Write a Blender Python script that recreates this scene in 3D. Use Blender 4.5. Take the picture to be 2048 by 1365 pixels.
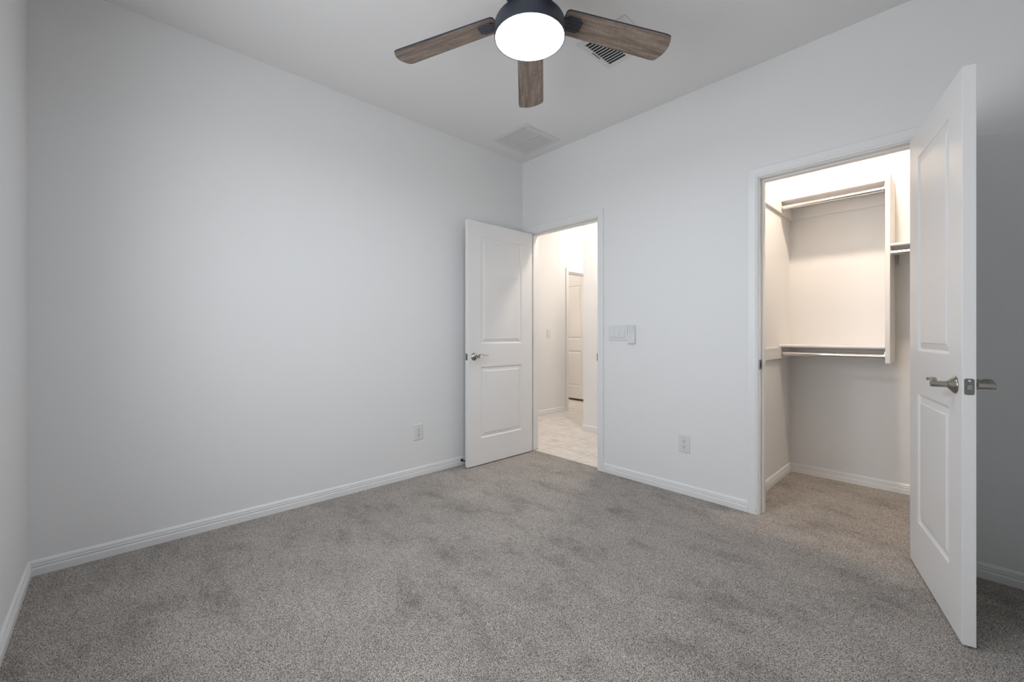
import bpy, bmesh, math, random
from mathutils import Vector, Matrix

for o in list(bpy.data.objects):
    bpy.data.objects.remove(o)
SC = bpy.context.scene
COL = SC.collection
random.seed(4)
PI = math.pi

# ------------------------------------------------------------------ camera
TH = math.atan(898.2 / 844.0)
CAM = Vector((2.883, -2.846, 1.10))
cd = bpy.data.cameras.new('camera')
cam = bpy.data.objects.new('camera', cd)
COL.objects.link(cam)
cam.location = CAM
cam.rotation_euler = (PI / 2, 0, TH)
cd.sensor_fit = 'HORIZONTAL'
cd.sensor_width = 36.0
cd.lens = 844.0 / 2048 * 36.0
cd.shift_y = -(682.5 - 669.7) / 2048.0
cd.clip_start = 0.02
SC.camera = cam

# ------------------------------------------------------------------ light and exposure
SC.view_settings.view_transform = 'Standard'
SC.view_settings.look = 'None'
SC.view_settings.gamma = 1.0
SC.view_settings.use_curve_mapping = False
SC.view_settings.exposure = 0.0
SKY_STRENGTH = 6.4          # daylight outside the bedroom window
FAN_LIGHT = 56.0            # ceiling fan LED diffuser
CLOSET_LIGHT = 790.0        # warm closet lamp
HALL_LIGHT = 112.0          # warm lamp over the hall crossing
PASSAGE_FILL = 190.0       # unseen warm lamp added to brighten the hall behind the entry doorway
FAR_FILL = 85.0            # unseen lamp added beyond the hall to light the far door
w = bpy.data.worlds.new('daylight')
SC.world = w
w.use_nodes = True
bg = w.node_tree.nodes['Background']
bg.inputs['Color'].default_value = (0.90, 0.935, 0.975, 1)
bg.inputs['Strength'].default_value = SKY_STRENGTH
# daylight portal filling the window opening (it only guides the sampling of the sky)
WIN = (1.00, 2.42, 0.80, 2.20)      # x0, x1, z0, z1 of the bedroom window opening in the near wall
YN = -3.135
XR = 3.25


def portal(loc, rot, sx, sy):
    pl = bpy.data.lights.new('window_portal', 'AREA')
    pl.shape = 'RECTANGLE'
    pl.size = sx
    pl.size_y = sy
    pl.cycles.is_portal = True
    po = bpy.data.objects.new('window_portal', pl)
    COL.objects.link(po)
    po.location = loc
    po.rotation_euler = rot


portal(((WIN[0] + WIN[1]) / 2, YN - 0.13, (WIN[2] + WIN[3]) / 2), (PI / 2, 0, 0), WIN[1] - WIN[0], WIN[3] - WIN[2])


# ------------------------------------------------------------------ materials
def mat(name, color, rough=0.5, metal=0.0, spec=0.5):
    m = bpy.data.materials.new(name)
    m.use_nodes = True
    b = m.node_tree.nodes['Principled BSDF']
    b.inputs['Base Color'].default_value = (*color, 1)
    b.inputs['Roughness'].default_value = rough
    b.inputs['Metallic'].default_value = metal
    b.inputs['Specular IOR Level'].default_value = spec
    return m


def N(m, typ, **kw):
    n = m.node_tree.nodes.new(typ)
    for k, v in kw.items():
        setattr(n, k, v)
    return n


def L(m, a, b):
    m.node_tree.links.new(a, b)


def bsdf(m):
    return m.node_tree.nodes['Principled BSDF']


def paint(name, color, rough, scale=180.0, dist=0.0006, strength=0.25):
    m = mat(name, color, rough, 0, 0.4)
    tc = N(m, 'ShaderNodeTexCoord')
    nz = N(m, 'ShaderNodeTexNoise')
    nz.inputs['Scale'].default_value = scale
    nz.inputs['Detail'].default_value = 2
    L(m, tc.outputs['Object'], nz.inputs['Vector'])
    bp = N(m, 'ShaderNodeBump')
    bp.inputs['Strength'].default_value = strength
    bp.inputs['Distance'].default_value = dist
    L(m, nz.outputs['Fac'], bp.inputs['Height'])
    L(m, bp.outputs['Normal'], bsdf(m).inputs['Normal'])
    return m


M = {}
M['wall'] = paint('wall_paint', (0.82, 0.82, 0.815), 0.65, 150, 0.0007, 0.3)
M['ceiling'] = paint('ceiling_paint', (0.82, 0.812, 0.808), 0.8, 120, 0.0008, 0.3)
M['trim'] = paint('trim_enamel', (0.82, 0.82, 0.815), 0.34, 60, 0.0003, 0.1)
M['door'] = paint('door_enamel', (0.82, 0.81, 0.80), 0.36, 40, 0.0003, 0.1)
M['shelf'] = mat('white_shelf_enamel', (0.82, 0.81, 0.80), 0.4)
M['plastic'] = mat('white_plastic', (0.74, 0.745, 0.75), 0.3)
M['plastic_grey'] = mat('pale_grey_button', (0.50, 0.51, 0.53), 0.4)
M['button'] = mat('remote_button', (0.60, 0.61, 0.63), 0.4)
M['slot'] = mat('dark_slot', (0.03, 0.03, 0.03), 0.6)
M['vent'] = mat('vent_enamel', (0.72, 0.715, 0.71), 0.45)
M['duct'] = mat('dark_duct', (0.018, 0.02, 0.02), 0.8)
M['nickel'] = mat('satin_nickel', (0.36, 0.34, 0.30), 0.24, 1.0)
M['steel'] = mat('latch_steel', (0.22, 0.22, 0.215), 0.38, 1.0)
M['chrome'] = mat('closet_rod_chrome', (0.80, 0.78, 0.75), 0.13, 1.0)
M['flange'] = mat('rod_flange_metal', (0.62, 0.60, 0.57), 0.3, 1.0)
M['black'] = mat('fan_black', (0.032, 0.038, 0.052), 0.42)
M['bronze'] = mat('dark_hinge_metal', (0.05, 0.045, 0.04), 0.4, 0.8)
M['rubber'] = mat('white_rubber', (0.6, 0.6, 0.58), 0.6)


def emis(name, color, strength):
    m = bpy.data.materials.new(name)
    m.use_nodes = True
    nt = m.node_tree
    b = nt.nodes['Principled BSDF']
    b.inputs['Base Color'].default_value = (0.9, 0.9, 0.9, 1)
    b.inputs['Emission Color'].default_value = (*color, 1)
    b.inputs['Emission Strength'].default_value = strength
    return m


M['fan_glow'] = emis('fan_diffuser_glow', (0.82, 0.89, 1.0), FAN_LIGHT)
M['closet_glow'] = emis('closet_diffuser_glow', (1.0, 0.81, 0.645), CLOSET_LIGHT)
M['hall_glow'] = emis('hall_diffuser_glow', (1.0, 0.89, 0.79), HALL_LIGHT)
M['passage_fill'] = emis('passage_fill_glow', (1.0, 0.89, 0.79), PASSAGE_FILL)
M['far_fill'] = emis('far_fill_glow', (1.0, 0.86, 0.73), FAR_FILL)


def glass_mat():
    m = bpy.data.materials.new('window_glass')
    m.use_nodes = True
    nt = m.node_tree
    nt.nodes.remove(nt.nodes['Principled BSDF'])
    out = nt.nodes['Material Output']
    tr = N(m, 'ShaderNodeBsdfTransparent')
    gl = N(m, 'ShaderNodeBsdfGlossy')
    gl.inputs['Roughness'].default_value = 0.0
    lw = N(m, 'ShaderNodeLayerWeight')
    pw = N(m, 'ShaderNodeMath', operation='POWER')
    pw.inputs[1].default_value = 5.0
    L(m, lw.outputs['Facing'], pw.inputs[0])
    fr = N(m, 'ShaderNodeMath', operation='MULTIPLY_ADD')
    fr.inputs[1].default_value = 0.90
    fr.inputs[2].default_value = 0.04
    L(m, pw.outputs[0], fr.inputs[0])
    mx = N(m, 'ShaderNodeMixShader')
    L(m, fr.outputs[0], mx.inputs[0])
    L(m, tr.outputs[0], mx.inputs[1])
    L(m, gl.outputs[0], mx.inputs[2])
    L(m, mx.outputs[0], out.inputs['Surface'])
    return m


M['glass'] = glass_mat()
M['door_gap'] = mat('dark_brown_gap_shade', (0.10, 0.055, 0.030), 0.5)  # under-door shade and the brown floor beyond, put into one colour


def ramp(m, stops):
    r = N(m, 'ShaderNodeValToRGB')
    el = r.color_ramp.elements
    while len(el) < len(stops):
        el.new(0.5)
    for e, (p, c) in zip(el, stops):
        e.position = p
        e.color = (*c, 1)
    return r


def carpet_mat():
    m = mat('grey_cut_pile_carpet', (0.2, 0.19, 0.18), 1.0, 0, 0.1)
    b = bsdf(m)
    tc = N(m, 'ShaderNodeTexCoord')
    vo = N(m, 'ShaderNodeTexVoronoi')                      # yarn tips
    vo.inputs['Scale'].default_value = 210
    L(m, tc.outputs['Object'], vo.inputs['Vector'])
    n1 = N(m, 'ShaderNodeTexNoise')                        # tip to tip colour
    n1.inputs['Scale'].default_value = 290
    n1.inputs['Detail'].default_value = 3
    n1.inputs['Roughness'].default_value = 0.7
    L(m, tc.outputs['Object'], n1.inputs['Vector'])
    r1 = ramp(m, [(0.34, (0.020, 0.018, 0.016)), (0.44, (0.20, 0.180, 0.160)), (0.52, (0.49, 0.446, 0.402)), (0.66, (0.85, 0.788, 0.724))])
    L(m, n1.outputs['Fac'], r1.inputs['Fac'])
    # brushed patches of pile lying one way or the other
    mp = N(m, 'ShaderNodeMapping')
    mp.inputs['Scale'].default_value = (1.3, 2.2, 1.0)
    mp.inputs['Rotation'].default_value = (0, 0, 0.5)
    L(m, tc.outputs['Object'], mp.inputs['Vector'])
    n2 = N(m, 'ShaderNodeTexNoise')
    n2.inputs['Scale'].default_value = 2.1
    n2.inputs['Detail'].default_value = 7
    n2.inputs['Roughness'].default_value = 0.7
    L(m, mp.outputs['Vector'], n2.inputs['Vector'])
    r2 = ramp(m, [(0.30, (0.60, 0.59, 0.58)), (0.47, (0.96, 0.96, 0.96)), (0.72, (1.16, 1.16, 1.16))])
    L(m, n2.outputs['Fac'], r2.inputs['Fac'])
    mx = N(m, 'ShaderNodeMix', data_type='RGBA', blend_type='MULTIPLY')
    mx.inputs['Factor'].default_value = 1
    L(m, r1.outputs['Color'], mx.inputs[6])
    L(m, r2.outputs['Color'], mx.inputs[7])
    L(m, mx.outputs[2], b.inputs['Base Color'])
    ad = N(m, 'ShaderNodeMath', operation='SUBTRACT')
    L(m, n1.outputs['Fac'], ad.inputs[0])
    ml = N(m, 'ShaderNodeMath', operation='MULTIPLY')
    ml.inputs[1].default_value = 0.9
    L(m, vo.outputs['Distance'], ml.inputs[0])
    L(m, ml.outputs[0], ad.inputs[1])
    bp = N(m, 'ShaderNodeBump')
    bp.inputs['Strength'].default_value = 0.8
    bp.inputs['Distance'].default_value = 0.006
    L(m, ad.outputs[0], bp.inputs['Height'])
    L(m, bp.outputs['Normal'], b.inputs['Normal'])
    b.inputs['Sheen Weight'].default_value = 0.15
    return m


def tile_mat():
    m = mat('beige_floor_tile', (0.6, 0.55, 0.48), 0.3, 0, 0.5)
    b = bsdf(m)
    tc = N(m, 'ShaderNodeTexCoord')
    mp = N(m, 'ShaderNodeMapping')
    mp.inputs['Location'].default_value = (-0.157 + 0.406 * 10, -0.305 + 0.406 * 10, 0)
    L(m, tc.outputs['Object'], mp.inputs['Vector'])
    br = N(m, 'ShaderNodeTexBrick')
    br.offset = 0.0
    br.squash = 1.0
    br.inputs['Scale'].default_value = 1.0
    br.inputs['Brick Width'].default_value = 0.406
    br.inputs['Row Height'].default_value = 0.406
    br.inputs['Mortar Size'].default_value = 0.0035
    br.inputs['Mortar Smooth'].default_value = 0.2
    br.inputs['Mortar'].default_value = (0.44, 0.395, 0.345, 1)
    L(m, mp.outputs['Vector'], br.inputs['Vector'])
    n = N(m, 'ShaderNodeTexNoise')
    n.inputs['Scale'].default_value = 5.0
    n.inputs['Detail'].default_value = 9
    n.inputs['Roughness'].default_value = 0.68
    n.inputs['Distortion'].default_value = 1.6
    mv = N(m, 'ShaderNodeMapping')
    mv.inputs['Scale'].default_value = (1.0, 2.4, 1.0)
    L(m, tc.outputs['Object'], mv.inputs['Vector'])
    L(m, mv.outputs['Vector'], n.inputs['Vector'])
    r = ramp(m, [(0.34, (0.55, 0.505, 0.46)), (0.5, (0.70, 0.665, 0.625)), (0.66, (0.78, 0.75, 0.715))])
    L(m, n.outputs['Fac'], r.inputs['Fac'])
    L(m, r.outputs['Color'], br.inputs['Color1'])
    L(m, r.outputs['Color'], br.inputs['Color2'])
    L(m, br.outputs['Color'], b.inputs['Base Color'])
    return m


def blade_mat():
    m = mat('weathered_oak', (0.2, 0.15, 0.12), 0.55)
    b = bsdf(m)
    tc = N(m, 'ShaderNodeTexCoord')
    mp = N(m, 'ShaderNodeMapping')
    mp.inputs['Scale'].default_value = (3.0, 34.0, 3.0)
    L(m, tc.outputs['Object'], mp.inputs['Vector'])
    n = N(m, 'ShaderNodeTexNoise')
    n.inputs['Scale'].default_value = 1.6
    n.inputs['Detail'].default_value = 7
    n.inputs['Roughness'].default_value = 0.62
    n.inputs['Distortion'].default_value = 0.6
    L(m, mp.outputs['Vector'], n.inputs['Vector'])
    r = ramp(m, [(0.28, (0.105, 0.078, 0.061)), (0.46, (0.225, 0.172, 0.137)), (0.62, (0.325, 0.258, 0.212)), (0.8, (0.40, 0.335, 0.285))])
    L(m, n.outputs['Fac'], r.inputs['Fac'])
    # short cross-grain saw marks
    mp2 = N(m, 'ShaderNodeMapping')
    mp2.inputs['Scale'].default_value = (210.0, 26.0, 10.0)
    L(m, tc.outputs['Object'], mp2.inputs['Vector'])
    n2 = N(m, 'ShaderNodeTexNoise')
    n2.inputs['Scale'].default_value = 1.0
    n2.inputs['Detail'].default_value = 2
    L(m, mp2.outputs['Vector'], n2.inputs['Vector'])
    r2 = ramp(m, [(0.4, (0.93, 0.93, 0.93)), (0.68, (1.16, 1.155, 1.15))])
    L(m, n2.outputs['Fac'], r2.inputs['Fac'])
    mx = N(m, 'ShaderNodeMix', data_type='RGBA', blend_type='MULTIPLY')
    mx.inputs['Factor'].default_value = 1
    L(m, r.outputs['Color'], mx.inputs[6])
    L(m, r2.outputs['Color'], mx.inputs[7])
    L(m, mx.outputs[2], b.inputs['Base Color'])
    return m


M['carpet'] = carpet_mat()
M['tile'] = tile_mat()
M['blade'] = blade_mat()


# ------------------------------------------------------------------ geometry helpers
class MB:
    def __init__(s):
        s.bm = bmesh.new()

    def face(s, pts):
        vs = [s.bm.verts.new(p) for p in pts]
        return s.bm.faces.new(vs)

    def box(s, x0, x1, y0, y1, z0, z1, mtx=None):
        c = [(x0, y0, z0), (x1, y0, z0), (x1, y1, z0), (x0, y1, z0), (x0, y0, z1), (x1, y0, z1), (x1, y1, z1), (x0, y1, z1)]
        if mtx:
            c = [mtx @ Vector(p) for p in c]
        v = [s.bm.verts.new(p) for p in c]
        for f in ((3, 2, 1, 0), (4, 5, 6, 7), (0, 1, 5, 4), (1, 2, 6, 5), (2, 3, 7, 6), (3, 0, 4, 7)):
            s.bm.faces.new([v[i] for i in f])
        return s

    def loft(s, rings, cap=True):
        R = [[s.bm.verts.new(p) for p in r] for r in rings]
        n = len(R[0])
        for a, b in zip(R, R[1:]):
            for i in range(n):
                s.bm.faces.new((a[i], a[(i + 1) % n], b[(i + 1) % n], b[i]))
        if cap:
            s.bm.faces.new(list(reversed(R[0])))
            s.bm.faces.new(R[-1])
        return s

    def lathe(s, prof, c=(0, 0, 0), axis=Vector((0, 0, 1)), n=48, cap=True):
        # prof: (radius, height along axis)
        axis = Vector(axis).normalized()
        u = axis.orthogonal().normalized()
        v = axis.cross(u)
        c = Vector(c)
        rings = []
        for r, h in prof:
            rings.append([c + axis * h + (u * math.cos(2 * PI * i / n) + v * math.sin(2 * PI * i / n)) * max(r, 1e-5) for i in range(n)])
        return s.loft(rings, cap)

    def tube(s, a, b, r, n=24):
        a, b = Vector(a), Vector(b)
        return s.lathe([(r, 0), (r, (b - a).length)], a, b - a, n)

    def build(s, name, m, parent=None, bevel=0.0, smooth=False, seg=2):
        bmesh.ops.recalc_face_normals(s.bm, faces=s.bm.faces)
        me = bpy.data.meshes.new(name)
        s.bm.to_mesh(me)
        s.bm.free()
        me.materials.append(m)
        o = bpy.data.objects.new(name, me)
        COL.objects.link(o)
        if parent is not None:
            o.parent = parent
        if smooth:
            for p in me.polygons:
                p.use_smooth = True
            try:
                me.set_sharp_from_angle(angle=math.radians(35))
            except Exception:
                pass
        if bevel:
            bv = o.modifiers.new('bevel', 'BEVEL')
            bv.width = bevel
            bv.segments = seg
            bv.limit_method = 'ANGLE'
        return o


def tag(o, label=None, cat=None, group=None, kind=None):
    if label:
        o['label'] = label
    if cat:
        o['category'] = cat
    if group:
        o['group'] = group
    if kind:
        o['kind'] = kind
    return o


def empty(name, loc=(0, 0, 0), rz=0.0):
    o = bpy.data.objects.new(name, None)
    o.empty_display_size = 0.1
    COL.objects.link(o)
    o.location = loc
    o.rotation_euler = (0, 0, rz)
    return o


def struct(o, label, cat):
    return tag(o, label, cat, kind='structure')


def rounded_rect(w_, h_, r, n=6):
    pts = []
    for cx_, cy_, a0 in ((w_ / 2 - r, h_ / 2 - r, 0), (-w_ / 2 + r, h_ / 2 - r, 90), (-w_ / 2 + r, -h_ / 2 + r, 180), (w_ / 2 - r, -h_ / 2 + r, 270)):
        for i in range(n + 1):
            a = math.radians(a0 + 90 * i / n)
            pts.append((cx_ + r * math.cos(a), cy_ + r * math.sin(a)))
    return pts


def slab(mb, pts2, to3, d0, d1):
    """closed outline pts2 extruded from depth d0 to d1, to3(u, v, d) -> point"""
    return mb.loft([[to3(u, v, d0) for u, v in pts2], [to3(u, v, d1) for u, v in pts2]])


def copy_tree(o, parent=None):
    c = o.copy()
    COL.objects.link(c)
    c.parent = parent
    for ch in [x for x in bpy.data.objects if x.parent == o]:
        copy_tree(ch, c)
    return c


# ------------------------------------------------------------------ the setting
ZF = 0.006                 # top of the carpet pile
ZT = 0.000                 # top of the hall tile
H = 2.743
T = 0.115
# rough openings in the back wall
E0, E1 = 0.098, 0.866      # entry opening between the jamb faces
C0, C1 = 2.046, 2.752      # closet opening between the jamb faces
JT = 0.019
ZH = 2.048                 # underside of the head jambs
CASW = 0.057

struct(MB().box(0, XR, YN, 0.045, -0.1, ZF).box(1.94, 3.9, 0.045, 1.105, -0.1, ZF).build('floor', M['carpet']),
       'mottled grey cut-pile carpet of the bedroom running on into the closet', 'carpet')
struct(MB().box(-2.7, 1.94, 0.0451, 4.2, -0.1, ZT).build('floor_hall', M['tile']),
       'pale beige square-tiled hall floor beyond the entry door', 'floor')
struct(MB().box(-2.8, 4.0, YN - T, 4.3, H, H + 0.1).build('ceiling', M['ceiling']),
       'flat off-white bedroom ceiling carrying the fan', 'ceiling')
struct(MB().box(-T, 0, YN - T, 0, -0.1, H).build('wall_left', M['wall']),
       'long bare white wall on the left, lit by the fan light', 'wall')
wn = MB()
wn.box(0, WIN[0], YN - T, YN, -0.1, H)
wn.box(WIN[1], XR, YN - T, YN, -0.1, H)
wn.box(WIN[0], WIN[1], YN - T, YN, -0.1, WIN[2])
wn.box(WIN[0], WIN[1], YN - T, YN, WIN[3], H)
struct(wn.build('wall_near', M['wall']),
       'white wall seen as a narrow strip at the left edge', 'wall')
wb = MB()
wb.box(-1.03, E0 - JT, 0, T, -0.1, H)
wb.box(E1 + JT, C0 - JT, 0, T, -0.1, H)
wb.box(C1 + JT, 4.0, 0, T, -0.1, H)
wb.box(E0 - JT, E1 + JT, 0, T, ZH + JT, H)
wb.box(C0 - JT, C1 + JT, 0, T, ZH + JT, H)
struct(wb.build('wall_back', M['wall']), 'white wall with the entry doorway and the closet doorway', 'wall')
struct(MB().box(XR, XR + T, YN - T, 0, -0.1, H).build('wall_right', M['wall']), 'plain white bedroom wall to the right of the viewer', 'wall')
# closet walls
struct(MB().box(1.825, 1.94, T, 1.22, -0.1, H).build('wall_closet_left', M['wall']), 'left side wall inside the lit closet', 'wall')
struct(MB().box(1.94, 4.0, 1.105, 1.22, -0.1, H).build('wall_closet_back', M['wall']), 'back wall of the closet behind the shelves', 'wall')
struct(MB().box(3.9, 4.0, T, 1.105, -0.1, H).build('wall_closet_right', M['wall']), 'right side wall inside the closet, behind the open door', 'wall')
# hall walls
HO0, HO1, HZ = 1.951, 2.74, 2.010
struct(MB().box(-0.08, 1.825, 1.06, 1.175, -0.1, H).box(-0.08, 0.035, 1.175, 4.2, -0.1, H).build('wall_hall_right', M['wall']),
       'cream hall wall ending in an outside corner, right side of the entry doorway', 'wall')
hl = MB()
hl.box(-1.145, -1.03, 0, HO0, -0.1, H)
hl.box(-1.145, -1.03, HO1, 4.2, -0.1, H)
hl.box(-1.145, -1.03, HO0, HO1, HZ, H)
struct(hl.build('wall_hall_left', M['wall']), 'bright cream hall wall with a light switch, seen through the entry doorway', 'wall')
struct(MB().box(-1.145, 0.035, 4.2, 4.3, -0.1, H).build('wall_hall_end', M['wall']), 'far end wall of the hall', 'wall')
struct(MB().box(-2.8, -2.7, 0.9, 2.9, -0.1, H).box(-2.7, -1.145, 0.9, 1.0, -0.1, H).box(-2.7, -1.145, 2.80, 2.9, -0.1, H).build('wall_far_room', M['wall']),
       'walls of the room beyond the hall', 'wall')

# baseboards -------------------------------------------------------
BB = [(0, 0), (.013, 0), (.0135, .030), (.0115, .0345), (.009, .036), (.009, .040), (.0118, .0415), (.0118, .0465), (.0085, .048), (.0085, .052), (.010, .055), (.0085, .061), (.0045, .0665), (0.0008, .069), (0, .069)]


def baseboard(name, runs, label, z0=ZF):
    mb = MB()
    for p0, p1, nrm, m0, m1 in runs:
        p0, p1, nrm = Vector((*p0, 0)), Vector((*p1, 0)), Vector((*nrm, 0))
        t = (p1 - p0).normalized()
        r0 = [p0 + nrm * d + t * d * m0 + Vector((0, 0, z0 + z)) for d, z in BB]
        r1 = [p1 + nrm * d - t * d * m1 + Vector((0, 0, z0 + z)) for d, z in BB]
        mb.loft([r0, r1])
    return struct(mb.build(name, M['trim']), label, 'baseboard')


baseboard('baseboard_left', [((0, YN), (0, 0), (1, 0), 1, 1)], 'white grooved baseboard along the long left wall')
baseboard('baseboard_near', [((XR, YN), (0, YN), (0, 1), 1, 1)], 'white grooved baseboard at the far left edge, on the near wall')
baseboard('baseboard_back', [((0.929, 0), (1.984, 0), (0, -1), 0, 0)], 'white grooved baseboard between the entry doorway and the closet doorway')
baseboard('baseboard_back_right', [((2.815, 0), (XR, 0), (0, -1), 0, 1)], 'white grooved baseboard in the shadow behind the open closet door')
baseboard('baseboard_right', [((XR, 0), (XR, YN), (-1, 0), 1, 1)], 'white grooved baseboard on the wall to the right of the viewer')
baseboard('baseboard_closet', [((1.94, T), (1.94, 1.105), (1, 0), 0, 1), ((1.94, 1.105), (3.9, 1.105), (0, -1), 1, 1)],
          'white grooved baseboard round the inside of the closet')
baseboard('baseboard_hall_left', [((-1.03, T), (-1.03, 1.891), (1, 0), 0, 0)], 'cream baseboard of the hall under the hall light switch', ZT)
baseboard('baseboard_hall_right', [((-0.08, 1.06), (1.825, 1.06), (0, -1), -1, 0), ((-0.08, 4.2), (-0.08, 1.06), (-1, 0), 0, -1)],
          'cream baseboard round the outside corner of the hall', ZT)

# door frames ------------------------------------------------------
CP = [(0, 0), (CASW, 0), (CASW, .012), (CASW - .004, .015), (.016, .0135), (.012, .011), (.009, .0125), (.003, .010), (0, .007)]   # (away from opening, out of wall)


def casing(mb, a, b, zt, y, sgn, z0, axis='x'):
    """three mitred lengths round an opening from a to b along the wall"""
    def P(u, d, z):
        return Vector((u, y + sgn * d, z)) if axis == 'x' else Vector((y + sgn * d, u, z))
    mb.loft([[P(a - q, d, z0) for q, d in CP], [P(a - q, d, zt + q) for q, d in CP]])
    mb.loft([[P(b + q, d, z0) for q, d in CP], [P(b + q, d, zt + q) for q, d in CP]])
    mb.loft([[P(a - q, d, zt + q) for q, d in CP], [P(b + q, d, zt + q) for q, d in CP]])


def frame(name, a, b, zh, label, z0, strike_side, hall_side=True):
    root = empty(name, (0, 0, 0))
    struct(root, label, 'door frame')
    j = MB()
    j.box(a - JT, a, 0, T, z0, zh + JT)
    j.box(b, b + JT, 0, T, z0, zh + JT)
    j.box(a, b, 0, T, zh, zh + JT)
    j.build('jamb', M['trim'], root, 0.0015)
    s = MB()
    for x0, x1 in ((a, a + .011), (b - .011, b)):
        s.box(x0, x1, .038, .072, z0, zh)
    s.box(a + .011, b - .011, .038, .072, zh - .011, zh)
    s.build('door_stop_strip', M['trim'], root, 0.002)
    c = MB()
    casing(c, a - .005, b + .005, zh + .005, 0, -1, z0)
    c.build('casing', M['trim'], root)
    c2 = MB()
    casing(c2, a - .005, b + .005, zh + .005, T, 1, z0)
    c2.build('casing', M['trim'], root)
    # strike plate on the latch jamb
    sx = a if strike_side == 'a' else b
    sg = 1 if strike_side == 'a' else -1
    mb = MB()
    slab(mb, rounded_rect(.040, .060, .006), lambda u, v, d: Vector((sx + sg * d, .014 + u, .918 + v)), 0, .0016)
    sp = mb.build('strike_plate', M['steel'], root)
    h_ = MB().box(*sorted((sx + sg * .0016, sx + sg * .0021)), .010, .028, .900, .936)
    h_.build('strike_hole', M['slot'], sp)
    sp['label'] = 'dark metal strike plate'
    return root


frame('trim_1', E0, E1, ZH, 'white casing and jambs of the entry doorway to the hall', 0.006, 'b')
fr2 = frame('trim_2', C0, C1, ZH, 'white casing and jambs of the closet doorway', 0.006, 'a')
nh = MB().lathe([(.0022, 0), (.0022, .0006)], (2.031, -.0137, .033), (0, -1, 0), 12)
nh.build('nail_hole', M['slot'], fr2)
tr3 = empty('trim_3')
struct(tr3, 'bright white casing of the far doorway off the hall', 'door frame')
c = MB()
casing(c, HO0, HO1, HZ, -1.03, 1, ZT, 'y')
c.build('casing', M['trim'], tr3)
j = MB()
j.box(-1.145, -1.03, HO0, HO0 + .012, ZT, HZ).box(-1.145, -1.03, HO1 - .012, HO1, ZT, HZ).box(-1.145, -1.03, HO0 + .012, HO1 - .012, HZ - .012, HZ)
j.build('jamb', M['trim'], tr3)


# doors ------------------------------------------------------------
def leaf(W, z0, z1, th, panels):
    """door leaf in local axes: x from the hinge edge 0 to W, y from 0 to th, two moulded panels on each face"""
    mb = MB()
    us = [0, panels[0][0], panels[0][1], W]
    vs = [z0, panels[1][2], panels[1][3], panels[0][2], panels[0][3], z1]
    steps = [(0.0, 0.0), (0.004, 0.0055), (0.010, 0.0085), (0.014, 0.0085), (0.037, 0.0035), (0.0385, 0.0010), (0.041, 0.0008)]
    for y, sg in ((0.0, 1), (th, -1)):
        for i in range(3):
            for k in range(5):
                if i == 1 and k in (1, 3):
                    a0, a1, b0, b1 = us[1], us[2], vs[k], vs[k + 1]
                    prev = None
                    for ins, dp in steps:
                        ring = [Vector((a0 + ins, y + sg * dp, b0 + ins)), Vector((a1 - ins, y + sg * dp, b0 + ins)),
                                Vector((a1 - ins, y + sg * dp, b1 - ins)), Vector((a0 + ins, y + sg * dp, b1 - ins))]
                        ring = [mb.bm.verts.new(p) for p in ring]
                        if prev:
                            for q in range(4):
                                mb.bm.faces.new((prev[q], prev[(q + 1) % 4], ring[(q + 1) % 4], ring[q]))
                        prev = ring
                    mb.bm.faces.new(prev)
                else:
                    mb.face([(us[i], y, vs[k]), (us[i + 1], y, vs[k]), (us[i + 1], y, vs[k + 1]), (us[i], y, vs[k + 1])])
    for k in range(5):
        mb.face([(0, 0, vs[k]), (0, th, vs[k]), (0, th, vs[k + 1]), (0, 0, vs[k + 1])])
        mb.face([(W, 0, vs[k]), (W, th, vs[k]), (W, th, vs[k + 1]), (W, 0, vs[k + 1])])
    for i in range(3):
        mb.face([(us[i], 0, z0), (us[i + 1], 0, z0), (us[i + 1], th, z0), (us[i], th, z0)])
        mb.face([(us[i], 0, z1), (us[i + 1], 0, z1), (us[i + 1], th, z1), (us[i], th, z1)])
    bmesh.ops.remove_doubles(mb.bm, verts=mb.bm.verts, dist=0.00005)
    return mb


def lever(root, x, z, y, sg):
    """lever set on the face at y, sticking out along sg*y, lever pointing to the hinge (-x)"""
    rose = MB()
    rose.lathe([(.0325, 0), (.0325, .002), (.031, .005), (.024, .011), (.017, .017), (.0135, .020)], (x, y, z), (0, sg, 0), 40)
    r = rose.build('rosette', M['nickel'], root, smooth=True)
    mb = MB()
    mb.lathe([(.0135, .019), (.0135, .022), (.0112, .023), (.0112, .064), (.0108, .0655), (.009, .0662)], (x, y, z), (0, sg, 0), 32)
    mb.build('barrel', M['nickel'], r, smooth=True)
    lv = MB()
    # stations: distance towards hinge, z offset, half height, half width, out distance
    st = [(-.0085, .0005, .0080, .0080, .0555), (-.003, .0020, .0118, .0092, .0552), (.005, .0070, .0115, .0098, .055), (.011, .0135, .0078, .0100, .055), (.017, .0180, .0046, .0102, .055), (.026, .0202, .0031, .0106, .0545),
          (.038, .0190, .0027, .0110, .054), (.050, .0152, .0025, .0112, .0535), (.062, .0108, .0024, .0112, .053), (.074, .0080, .0024, .0108, .0525), (.086, .0076, .0024, .0100, .052),
          (.097, .0095, .0023, .0088, .0515), (.105, .0122, .0022, .0070, .051), (.110, .0140, .0016, .0040, .051)]
    rings = []
    for d, dz, hh, hw, out in st:
        rings.append([Vector((x - d, y + sg * (out + hw * math.cos(2 * PI * i / 20)), z + dz + hh * math.sin(2 * PI * i / 20))) for i in range(20)])
    lv.loft(rings)
    lv.build('lever', M['nickel'], r, smooth=True)
    r.name = 'door_handle'
    return r


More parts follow.
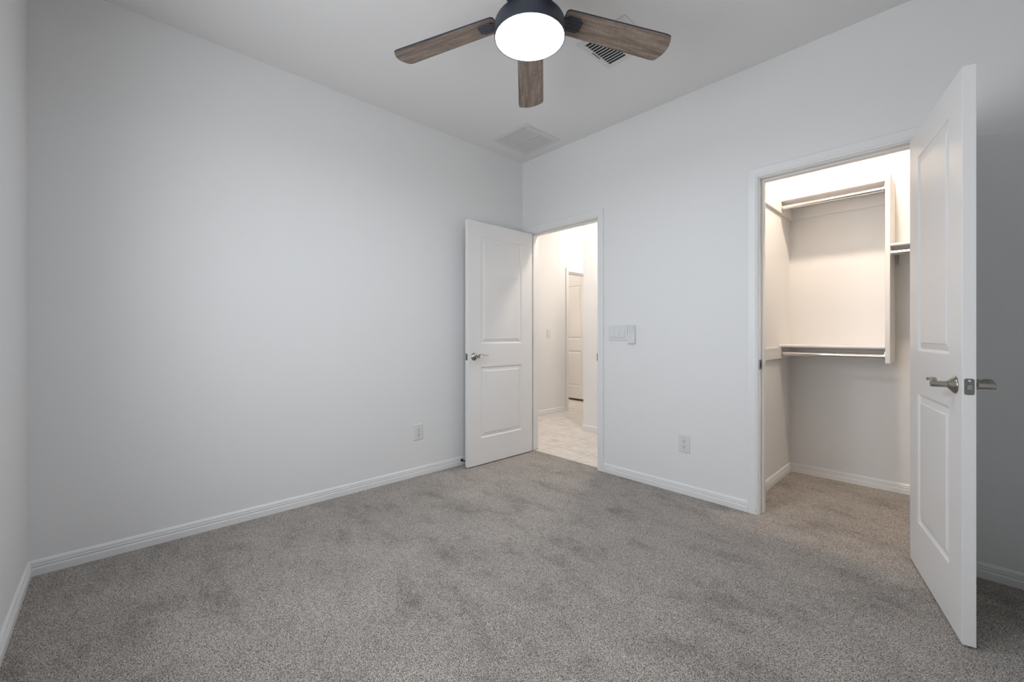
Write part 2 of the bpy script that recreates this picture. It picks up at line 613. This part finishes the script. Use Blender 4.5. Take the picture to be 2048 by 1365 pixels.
def door(name, loc, rz, W, label, th=.035, z0=.014, z1=2.040, stile=.138, pin='near', sides=(0, 1), bbp=(.235, .828, 1.025, 1.918)):
    root = empty(name, loc, rz)
    struct(root, label, 'door')
    pn = [(stile, W - stile, bbp[2], bbp[3]), (stile, W - stile, bbp[0], bbp[1])]
    leaf(W, z0, z1, th, pn).build('door_leaf', M['door'], root, 0.0012)
    if 0 in sides:
        lever(root, W - .066, .918, 0, -1)
    if 1 in sides:
        lever(root, W - .066, .918, th, 1)
    mb = MB()
    slab(mb, rounded_rect(.0255, .057, .006), lambda u, v, d: Vector((W + d, th / 2 + u, .918 + v)), 0, .0009)
    lp = mb.build('latch_plate', M['steel'], root)
    lp['label'] = 'dark metal latch plate in the door edge'
    mb = MB()
    D = [(-.0065, -.0085), (.0065, -.0085), (.0065, .0085), (0, .0085), (-.004, .0065), (-.0062, .003), (-.0065, 0)]
    slab(mb, D, lambda u, v, d: Vector((W + .0009 + d, th / 2 + u, .917 + v)), 0, .0035)
    mb.build('latch_bolt', M['nickel'], lp)
    for dz in (.0205, -.0205):
        mb = MB()
        mb.lathe([(.0036, 0), (.0036, .0006), (.002, .0009)], (W + .0009, th / 2, .918 + dz), (1, 0, 0), 16)
        mb.build('screw', M['chrome'] if dz > 0 else M['steel'], lp)
    if pin:
        py, q = (-.007, 0) if pin == 'near' else (th + .007, th)
        for hz in (1.80, 1.05, .30):
            mb = MB()
            mb.tube((-.004, py, hz - .045), (-.004, py, hz + .045), .0062, 16)
            mb.box(-.0018, 0, .003, th - .003, hz - .044, hz + .044)
            mb.box(-.0040, -.0018, min(py, q), max(py, q), hz - .044, hz + .044)
            hg = mb.build('hinge', M['bronze'], root)
            hg['label'] = 'dark metal butt hinge'
    return root


# local +x runs from the hinge to the latch; the leaf's y=th side is the side seen in the photograph
# entry door: swung back against the left wall
door('door_1', (E0 + .004, -.006, 0), math.radians(-90), .752,
     'white two-panel entry door swung open against the left wall')
# closet door: open a little past square
dv = Vector((2.8855 - 2.712, -.684 + .021)).normalized()
ang = math.atan2(dv.y, dv.x)
nrm = Vector((-dv.y, dv.x))                  # local +y in the world

door('door_2', (2.712, -.021, 0), ang, .686,
     'white two-panel closet door standing open at the right, edge towards the viewer', stile=.135, pin='far')
door('door_3', (-1.28, 2.7995, 0), PI, .762,
     'cream two-panel door at the far end, seen through the entry doorway and the hall', z0=.032, z1=2.030, pin=None, sides=(1,))
gap_strip = MB().box(-2.05, -1.27, 2.7655, 2.7990, 0, .026).build('gap_shade', M['door_gap'], None)  # brown strip added to fill the shaded gap under the far door
struct(gap_strip, 'dark brown strip standing in for the shaded gap under the far door', 'gap_shade')
gap_strip.name = 'door_gap_strip'

# door stop on the left baseboard behind the entry door
ds = MB()
ds.lathe([(.012, 0), (.012, .003), (.007, .006), (.0055, .010), (.0055, .062)], (.0128, -.728, .046), (1, 0, 0), 24)
dso = ds.build('door_stop', M['bronze'], None, smooth=True)
tag(dso, 'small dark metal door stop on the baseboard beside the entry door', 'door stop')
dt = MB().lathe([(.0055, .0), (.0085, .002), (.0085, .012), (.006, .015)], (.0748, -.728, .046), (1, 0, 0), 24)
dt.build('rubber_tip', M['rubber'], dso, smooth=True)

# ------------------------------------------------------------------ window (behind the viewer, lights the room)
def window(name, loc, rz, w_, z0, z1, label):
    """local x along the wall from 0 to w_, local -y towards the room, wall from y=0 to y=T"""
    win = struct(empty(name, loc, rz), label, 'window')
    fm = MB()
    for a, b, c_, d_ in ((0, .05, z0, z1), (w_ - .05, w_, z0, z1), (.05, w_ - .05, z0, z0 + .05), (.05, w_ - .05, z1 - .05, z1),
                         (w_ / 2 - .02, w_ / 2 + .02, z0 + .05, z1 - .05)):
        fm.box(a, b, .04, .09, c_, d_)
    fm.build('window_frame', M['trim'], win)
    for a, b in ((.05, w_ / 2 - .02), (w_ / 2 + .02, w_ - .05)):
        MB().box(a, b, .062, .066, z0 + .05, z1 - .05).build('pane', M['glass'], win)
    MB().box(-.03, w_ + .03, -.03, -.0005, z0 - .02, z0).build('window_sill', M['trim'], win, .003)
    return win


window('window_1', (WIN[1], YN, 0), PI, WIN[1] - WIN[0], WIN[2], WIN[3], 'wide white framed bedroom window in the near wall, behind the viewer')

# ------------------------------------------------------------------ closet fittings
YS = 0.795            # shelf front edges
XD0, XD1 = 2.545, 2.570


def shelf(name, x0, x1, zu, label, cleats, th=.019):
    root = empty(name, ((x0 + x1) / 2, 1.105, zu))
    tag(root, label, 'shelf', 'closet shelves')
    ox, oy, oz = root.location
    mb = MB()
    # board with a rounded front edge
    pr = [(1.104, 0), (YS + .006, 0), (YS + .002, .002), (YS, .006), (YS, th - .006), (YS + .002, th - .002), (YS + .006, th), (1.104, th)]
    mb.loft([[Vector((x0 + .0005 - ox, y - oy, z)) for y, z in pr], [Vector((x1 - .0005 - ox, y - oy, z)) for y, z in pr]])
    mb.build('shelf_board', M['shelf'], root)
    for c in cleats:
        if c == 'back':
            b = MB().box(x0 + .019 - ox, x1 - .0005 - ox, 1.0865 - oy, 1.1045 - oy, -.084, -.0005)
        elif c == 'left':
            b = MB().box(x0 + .0005 - ox, x0 + .0185 - ox, T + .020 - oy, 1.1045 - oy, -.084, -.0005)
        else:
            b = MB().box(x1 - .0185 - ox, x1 - .0005 - ox, T + .02 - oy, 1.0860 - oy, -.084, -.0005)
        b.build('cleat', M['shelf'], root, .0015)
    return root


def rod(name, x0, x1, z, label, yc=None):
    yc = YS + .022 if yc is None else yc
    root = empty(name, ((x0 + x1) / 2, yc, z))
    tag(root, label, 'closet rod', 'closet hanging rods')
    hl_ = (x1 - x0) / 2
    MB().tube((-hl_ + .003, 0, 0), (hl_ - .003, 0, 0), .0160, 32).build('rod', M['chrome'], root, smooth=True)
    for sg in (-1, 1):
        mb = MB()
        # oval flange with an upper screw tab and a raised cup round the rod end
        pts = [(.021 * math.cos(a), .022 * math.sin(a) - .004) for a in [PI + i * PI / 12 for i in range(13)]] + [(.017, .030), (.010, .037), (-.010, .037), (-.017, .030)]
        slab(mb, pts, lambda u, v, d: Vector((sg * (hl_ - d), u, v)), .0002, .0030)
        mb.lathe([(.0188, .003), (.0188, .0075), (.0178, .0085)], (sg * hl_, 0, 0), (-sg, 0, 0), 32)
        fl = mb.build('rod_flange', M['flange'], root, smooth=True)
        for v in (.027, -.0185):
            MB().lathe([(.0035, .003), (.0035, .0042), (.002, .005)], (sg * hl_, 0, v), (-sg, 0, 0), 14).build('screw', M['chrome'], fl)
    return root


ZU, ZM, ZL = 2.098, 1.670, 1.005
shelf('closet_shelf', 1.94, XD0, ZU, 'highest white closet shelf, left of the divider, just under the blown-out light', ('left', 'back'))
shelf('closet_shelf', 1.94, XD0, ZL, 'lowest white closet shelf, left of the divider at about waist height', ('left', 'back'))
shelf('closet_shelf', XD1, 3.9, ZM, 'white closet shelf right of the divider, partly behind the open door', ('back', 'right'))
rod('closet_rod', 1.94 + .0190, XD0, ZU - .043, 'chrome hanging rod under the highest closet shelf')
rod('closet_rod', 1.94 + .0190, XD0, ZL - .048, 'chrome hanging rod under the lowest closet shelf')
rod('closet_rod', XD1, 3.9 - .0190, ZM - .040, 'chrome hanging rod right of the divider, cut off by the open closet door')
pd = MB()
pd.loft([[Vector((x, y, z)) for y, z in ((.795, .912), (1.1045, .912), (1.1045, 2.147), (.795, 2.147))] for x in (XD0, XD1)])
tag(pd.build('shelf_divider', M['shelf'], None, .003), 'tall white upright panel dividing the closet shelves', 'divider')


# ------------------------------------------------------------------ wall devices
def plate(root, w_, h_, d=.006, m=None, name='cover_plate'):
    mb = MB()
    o1, o2, o3 = rounded_rect(w_, h_, .005, 4), rounded_rect(w_ - .002, h_ - .002, .005, 4), rounded_rect(w_ - .008, h_ - .008, .004, 4)
    mb.loft([[Vector((u, -.0003, v)) for u, v in o1], [Vector((u, -.0022, v)) for u, v in o1], [Vector((u, -d + .001, v)) for u, v in o2], [Vector((u, -d, v)) for u, v in o3]])
    return mb.build(name, m or M['plastic'], root)


def outlet(loc, rz, label):
    """local -y is out of the wall"""
    root = empty('wall_outlet', loc, rz)
    tag(root, label, 'outlet', 'wall outlets')
    plate(root, .078, .120)
    mb = MB()
    slab(mb, rounded_rect(.034, .068, .003, 3), lambda u, v, d: Vector((u, -d, v)), .0060, .0078)
    rc = mb.build('receptacle', M['plastic'], root)
    for cz in (.0185, -.0185):
        mb = MB()
        mb.box(-.0075, -.0052, -.0086, -.0078, cz - .001, cz + .0080)
        mb.box(.0052, .0072, -.0086, -.0078, cz + .0000, cz + .0072)
        mb.lathe([(.0032, 0), (.0032, .0008)], (0, -.0078, cz - .0085), (0, -1, 0), 14)
        mb.build('slots', M['slot'], rc)
    for cz in (.042, -.042):
        MB().lathe([(.0028, 0), (.0028, .0008), (.0015, .0012)], (0, -.0060, cz), (0, -1, 0), 14).build('screw', M['plastic_grey'], root)
    return root


outlet((1.583, 0, .351), 0, 'white wall outlet between the two doorways')
outlet((0, -1.135, .344), PI / 2, 'white wall outlet on the long left wall, left of the entry door')


def switch(loc, rz, n, label):
    root = empty('light_switch', loc, rz)
    tag(root, label, 'light switch')
    w_ = .074 + .046 * (n - 1)
    plate(root, w_, .118)
    for i in range(n):
        x = (i - (n - 1) / 2) * .046
        MB().box(x - .0175, x + .0175, -.0068, -.0058, -.0345, .0345).build('switch_frame', M['plastic'], root)
        mb = MB()
        pr = [(-.0066, -.032), (-.0122, -.032), (-.0092, .0), (-.0074, .032), (-.0066, .032)]
        mb.loft([[Vector((x - .0152, y, z)) for y, z in pr], [Vector((x + .0152, y, z)) for y, z in pr]])
        mb.build('rocker', M['plastic'], root, .0008)
    return root


switch((1.0575, 0, 1.112), 0, 3, 'white three-rocker light switch right of the entry doorway')
switch((-1.03, 1.528, 1.115), PI / 2, 1, 'single light switch on the bright hall wall, seen through the entry doorway')

# fan remote in its wall cradle, right against the switch plate
rx, rz_ = 1.181, 1.105
cr = empty('remote_cradle', (rx, 0, rz_))
tag(cr, 'white wall cradle holding the fan remote, beside the three-rocker switch', 'remote holder')
mb = MB().box(-.031, .031, -.004, -.0003, -.070, .055)
mb.box(-.031, .031, -.022, -.019, -.070, -.006).box(-.031, -.0285, -.019, -.004, -.070, -.006).box(.0285, .031, -.019, -.004, -.070, -.006).box(-.0285, .0285, -.019, -.004, -.070, -.067)
mb.build('cradle_shell', M['plastic'], cr, .0012)
rm = empty('fan_remote', (rx, 0, rz_))
tag(rm, 'small white fan remote with tiny round buttons, standing in its wall cradle', 'remote')
mb = MB()
slab(mb, rounded_rect(.056, .1355, .005, 4), lambda u, v, d: Vector((u, -d, v + .0013)), .0042, .0182)
mb.build('remote_body', M['plastic'], rm, .0015)
for bx, bz, br in ((-.012, .055, .0035), (.011, .055, .0042), (-.012, .038, .004), (.011, .038, .004), (-.012, .022, .004), (.011, .022, .004), (0, .008, .0045)):
    MB().lathe([(br, .0180), (br, .0192), (br * .8, .0196)], (bx, 0, bz), (0, -1, 0), 18).build('button', M['button'], rm)


# ------------------------------------------------------------------ ceiling vents
def vent_frame(root, x0, x1, y0, y1, holes, d=.007):
    """flat frame with rectangular holes (given as x0,x1,y0,y1) hung under the ceiling, built from strips"""
    mb = MB()
    xs = sorted({x0, x1, *[h[0] for h in holes], *[h[1] for h in holes]})
    ys = sorted({y0, y1, *[h[2] for h in holes], *[h[3] for h in holes]})
    for a, b in zip(xs, xs[1:]):
        for c, e in zip(ys, ys[1:]):
            mx_, my_ = (a + b) / 2, (c + e) / 2
            if any(h[0] < mx_ < h[1] and h[2] < my_ < h[3] for h in holes):
                continue
            mb.box(a, b, c, e, -d, -.0004)
    bmesh.ops.remove_doubles(mb.bm, verts=mb.bm.verts, dist=1e-5)
    # drop the inner faces between neighbouring strips
    dup = {}
    mb.bm.verts.index_update()
    for f in list(mb.bm.faces):
        dup.setdefault(tuple(sorted(v.index for v in f.verts)), []).append(f)
    bmesh.ops.delete(mb.bm, geom=[f for fs in dup.values() if len(fs) > 1 for f in fs], context='FACES_ONLY')
    return mb.build('vent_frame', M['vent'], root)


def ret_vent():
    cx_, cy_ = .370, -.318
    root = empty('ceiling_vent', (cx_, cy_, H))
    tag(root, 'white square louvred ceiling vent near the far corner, above the entry door', 'vent')
    X0, X1 = -.165, .156
    B = [(-.172, -.006), (.006, .172)]
    vent_frame(root, -.200, .205, -.205, .205, [(X0, X1, a, b) for a, b in B], .0045)
    MB().box(X0 - .004, X1 + .004, -.176, .176, -.0010, -.0004).build('vent_back', M['duct'], root)
    n = 14
    p = (X1 - X0) / n
    for a, b in B:
        for i in range(n):
            x = X0 + p * (i + .5) + .0030
            mb = MB()
            pr = [(-.0088, -.0064), (-.0078, -.0074), (.0078, -.0046), (.0078, -.0036)]
            mb.loft([[Vector((x + u, a + .008, z)) for u, z in pr], [Vector((x + u, b, z)) for u, z in pr]])
            mb.box(x - .0088, x + .0050, a, a + .008, -.0068, -.0040)
            mb.build('louver', M['vent'], root)
    MB().box(.186, .190, -.150, -.040, -.0060, -.0045).build('damper_lever', M['plastic_grey'], root)
    for sx, sy in ((-.185, 0), (.180, .10)):
        MB().lathe([(.0035, 0), (.0035, .001), (.002, .0016)], (sx, sy, -.0045), (0, 0, -1), 12).build('screw', M['vent'], root)


def sup_vent():
    cx_, cy_ = 1.548, -.785
    root = empty('ceiling_vent', (cx_, cy_, H))
    tag(root, 'ceiling vent with wide black slots, half hidden behind the right fan blade', 'vent')
    n = 11
    p = .0222
    Y0 = -.122
    B = [(-.123, -.010), (.010, .123)]
    B = B[:1]
    vent_frame(root, -.155, .155, -.155, .155, [(a, b, Y0, Y0 + n * p) for a, b in B], .0045)
    rb = MB()
    for i in range(n):
        y = Y0 + p * (i + .5)
        rb.box(.010, .123, y - .006, y + .006, -.0070, -.0046)
    rb.build('closed_vane', M['vent'], root, .0015)
    MB().box(-.128, -.006, Y0 - .004, Y0 + n * p + .004, -.0010, -.0004).build('vent_back', M['duct'], root)
    for a, b in B:
        for i in range(n - 1):
            y = Y0 + p * (i + 1)
            MB().box(a, b, y - .0016, y + .0016, -.0055, -.0016).build('louver', M['vent'], root)
    MB().box(-.1345, -.1310, -.040, .035, -.0066, -.0045).build('damper_lever', M['slot'], root)


ret_vent()
sup_vent()

# ------------------------------------------------------------------ ceiling fan
FX, FY = 1.6257, -1.561
fan = empty('ceiling_fan', (FX, FY, H))
tag(fan, 'low ceiling fan with weathered-oak blades, black body and a glowing round light', 'ceiling fan')
MB().lathe([(.088, 0), (.088, -.010), (.082, -.022), (.066, -.034)], n=64).build('canopy', M['black'], fan, smooth=True)
MB().lathe([(.066, -.034), (.098, -.040), (.110, -.055), (.112, -.080), (.112, -.165), (.110, -.183), (.103, -.190), (.075, -.196), (.060, -.224)], n=64).build('motor_housing', M['black'], fan, smooth=True)
lk = MB().lathe([(.060, -.2245), (.0870, -.2245), (.0885, -.236), (.0930, -.251), (.1020, -.265), (.1120, -.279), (.1225, -.291), (.1340, -.302), (.1430, -.312), (.1490, -.323), (.1505, -.331), (.1505, -.382), (.1490, -.3845), (.1458, -.3835), (.1452, -.370)], n=96, cap=False)
lk = lk.build('light_housing', M['black'], fan, smooth=True)
df = MB().lathe([(.1450, -.372), (.1450, -.3800), (.140, -.3822), (.10, -.3845), (.05, -.3857), (.0, -.3860)], n=96, cap=False)
df = df.build('light_diffuser', M['fan_glow'], fan, smooth=True)
df['label'] = 'glowing white round diffuser'


def blade_outline():
    r0, r1, w0, w1 = .152, .644, .1155, .141
    pts = []
    # root end with small rounded corners
    def W(r):
        return w0 + (w1 - w0) * (r - r0) / (r1 - r0)
    pts += [(r0 + .012, -W(r0) / 2), ]
    for i in range(9):
        r = r0 + .012 + (r1 - r0 - .012 - .020) * i / 8
        if i:
            pts.append((r, -W(r) / 2))
    n = 14
    # rounded corner then a shallow curved tip
    hw = w1 / 2
    for i in range(n + 1):
        t = -1 + 2 * i / n
        yy = t * (hw - .004)
        pts.append((r1 + .022 * (1 - t * t), yy))
    for i in range(8, -1, -1):
        r = r0 + .012 + (r1 - r0 - .012 - .020) * i / 8
        pts.append((r, W(r) / 2))
    pts += [(r0 + .003, W(r0) / 2 - .006), (r0, W(r0) / 2 - .016), (r0, -W(r0) / 2 + .016), (r0 + .003, -W(r0) / 2 + .006)]
    return pts


PITCH = math.radians(10.25)
DROOP = math.radians(3.74)
ZB = 2.4730 - H
for k in range(5):
    a = math.radians(61.68 + 72 * k)
    rot = Matrix.Translation((0, 0, ZB)) @ Matrix.Rotation(a, 4, 'Z') @ Matrix.Rotation(DROOP, 4, 'Y') @ Matrix.Rotation(-PITCH, 4, 'X')
    out = blade_outline()
    mb = MB()
    slab(mb, out, lambda u, v, d: Vector((u, v, d)), -.0030, .0030)
    b = mb.build('blade', M['blade'], fan)
    b.matrix_local = rot
    # dark edge band along the rim of the blade
    mb = MB()
    cx_, cy_ = .4, 0
    o2 = []
    for u, v in out:
        o2.append((u, v))
    rim = MB()
    n = len(out)
    ring = []
    for i in range(n):
        p0, p1, p2 = Vector(out[i - 1]), Vector(out[i]), Vector(out[(i + 1) % n])
        t = (p2 - p0).normalized()
        ring.append(p1 + Vector((t.y, -t.x)) * .0012)
    lo = [rim.bm.verts.new((p.x, p.y, -.0026)) for p in ring]
    hi = [rim.bm.verts.new((p.x, p.y, .0036)) for p in ring]
    hi2 = [rim.bm.verts.new((u, v, .0036)) for u, v in out]
    lo2 = [rim.bm.verts.new((u, v, -.0026)) for u, v in out]
    for i in range(n):
        q = (i + 1) % n
        rim.bm.faces.new((lo[i], lo[q], hi[q], hi[i]))
        rim.bm.faces.new((hi[i], hi[q], hi2[q], hi2[i]))
        rim.bm.faces.new((lo2[i], lo2[q], lo[q], lo[i]))
    e = rim.build('edge_band', M['black'], b)
    # blade iron: arm from the hub and a stepped plate screwed under the blade
    mb = MB()
    pl_ = [(.150, -.020), (.168, -.026), (.172, -.034), (.222, -.034), (.226, -.026), (.236, -.022), (.236, .022), (.226, .026), (.222, .034), (.172, .034), (.168, .026), (.150, .020)]
    slab(mb, pl_, lambda u, v, d: Vector((u, v, d)), -.0085, -.0032)
    slab(mb, [(.092, -.014), (.158, -.020), (.158, .020), (.092, .014)], lambda u, v, d: Vector((u, v, d)), -.0120, -.0034)
    for v in (-.017, .0, .017):
        mb.box(.166, .226, v - .0035, v + .0035, -.0100, -.0085)
    br = mb.build('blade_iron', M['black'], fan, .0012)
    br.matrix_local = rot
    br['label'] = 'black metal bracket under the blade'
    for u, v in ((.180, -.0085), (.212, -.0085), (.196, .0085)):
        MB().lathe([(.0036, .0085), (.0036, .0098), (.002, .0105)], (u, v, 0), (0, 0, -1), 14).build('screw', M['black'], br)


# ------------------------------------------------------------------ lamps of the closet and the hall, plus added fill lamps
def dome(name, loc, r, m, label, drop=.075):
    root = empty(name, loc)
    tag(root, label, 'ceiling light')
    MB().lathe([(r + .012, -.0004), (r + .012, -.018), (r, -.024)], n=48).build('lamp_base', M['vent'], root, smooth=True)
    MB().lathe([(r - .002, -.024), (r - .004, -.034), (r * .86, -drop * .75), (r * .55, -drop * .94), (0, -drop)], n=48).build('lamp_diffuser', m, root, smooth=True)
    return root


dome('closet_light', (2.525, .245, H), .052, M['closet_glow'], 'round glowing ceiling light inside the closet above the doorway', .058)
dome('hall_and_fill_light', (-.42, 2.35, H), .12, M['hall_glow'], 'round glowing ceiling light over the hall crossing')
dome('hall_and_fill_light', (.62, .58, H), .10, M['passage_fill'], 'unseen round fill lamp added to brighten the hall right behind the entry doorway')
dome('hall_and_fill_light', (-1.95, 1.75, H), .13, M['far_fill'], 'unseen round fill lamp added in the room beyond the hall to light the far door')
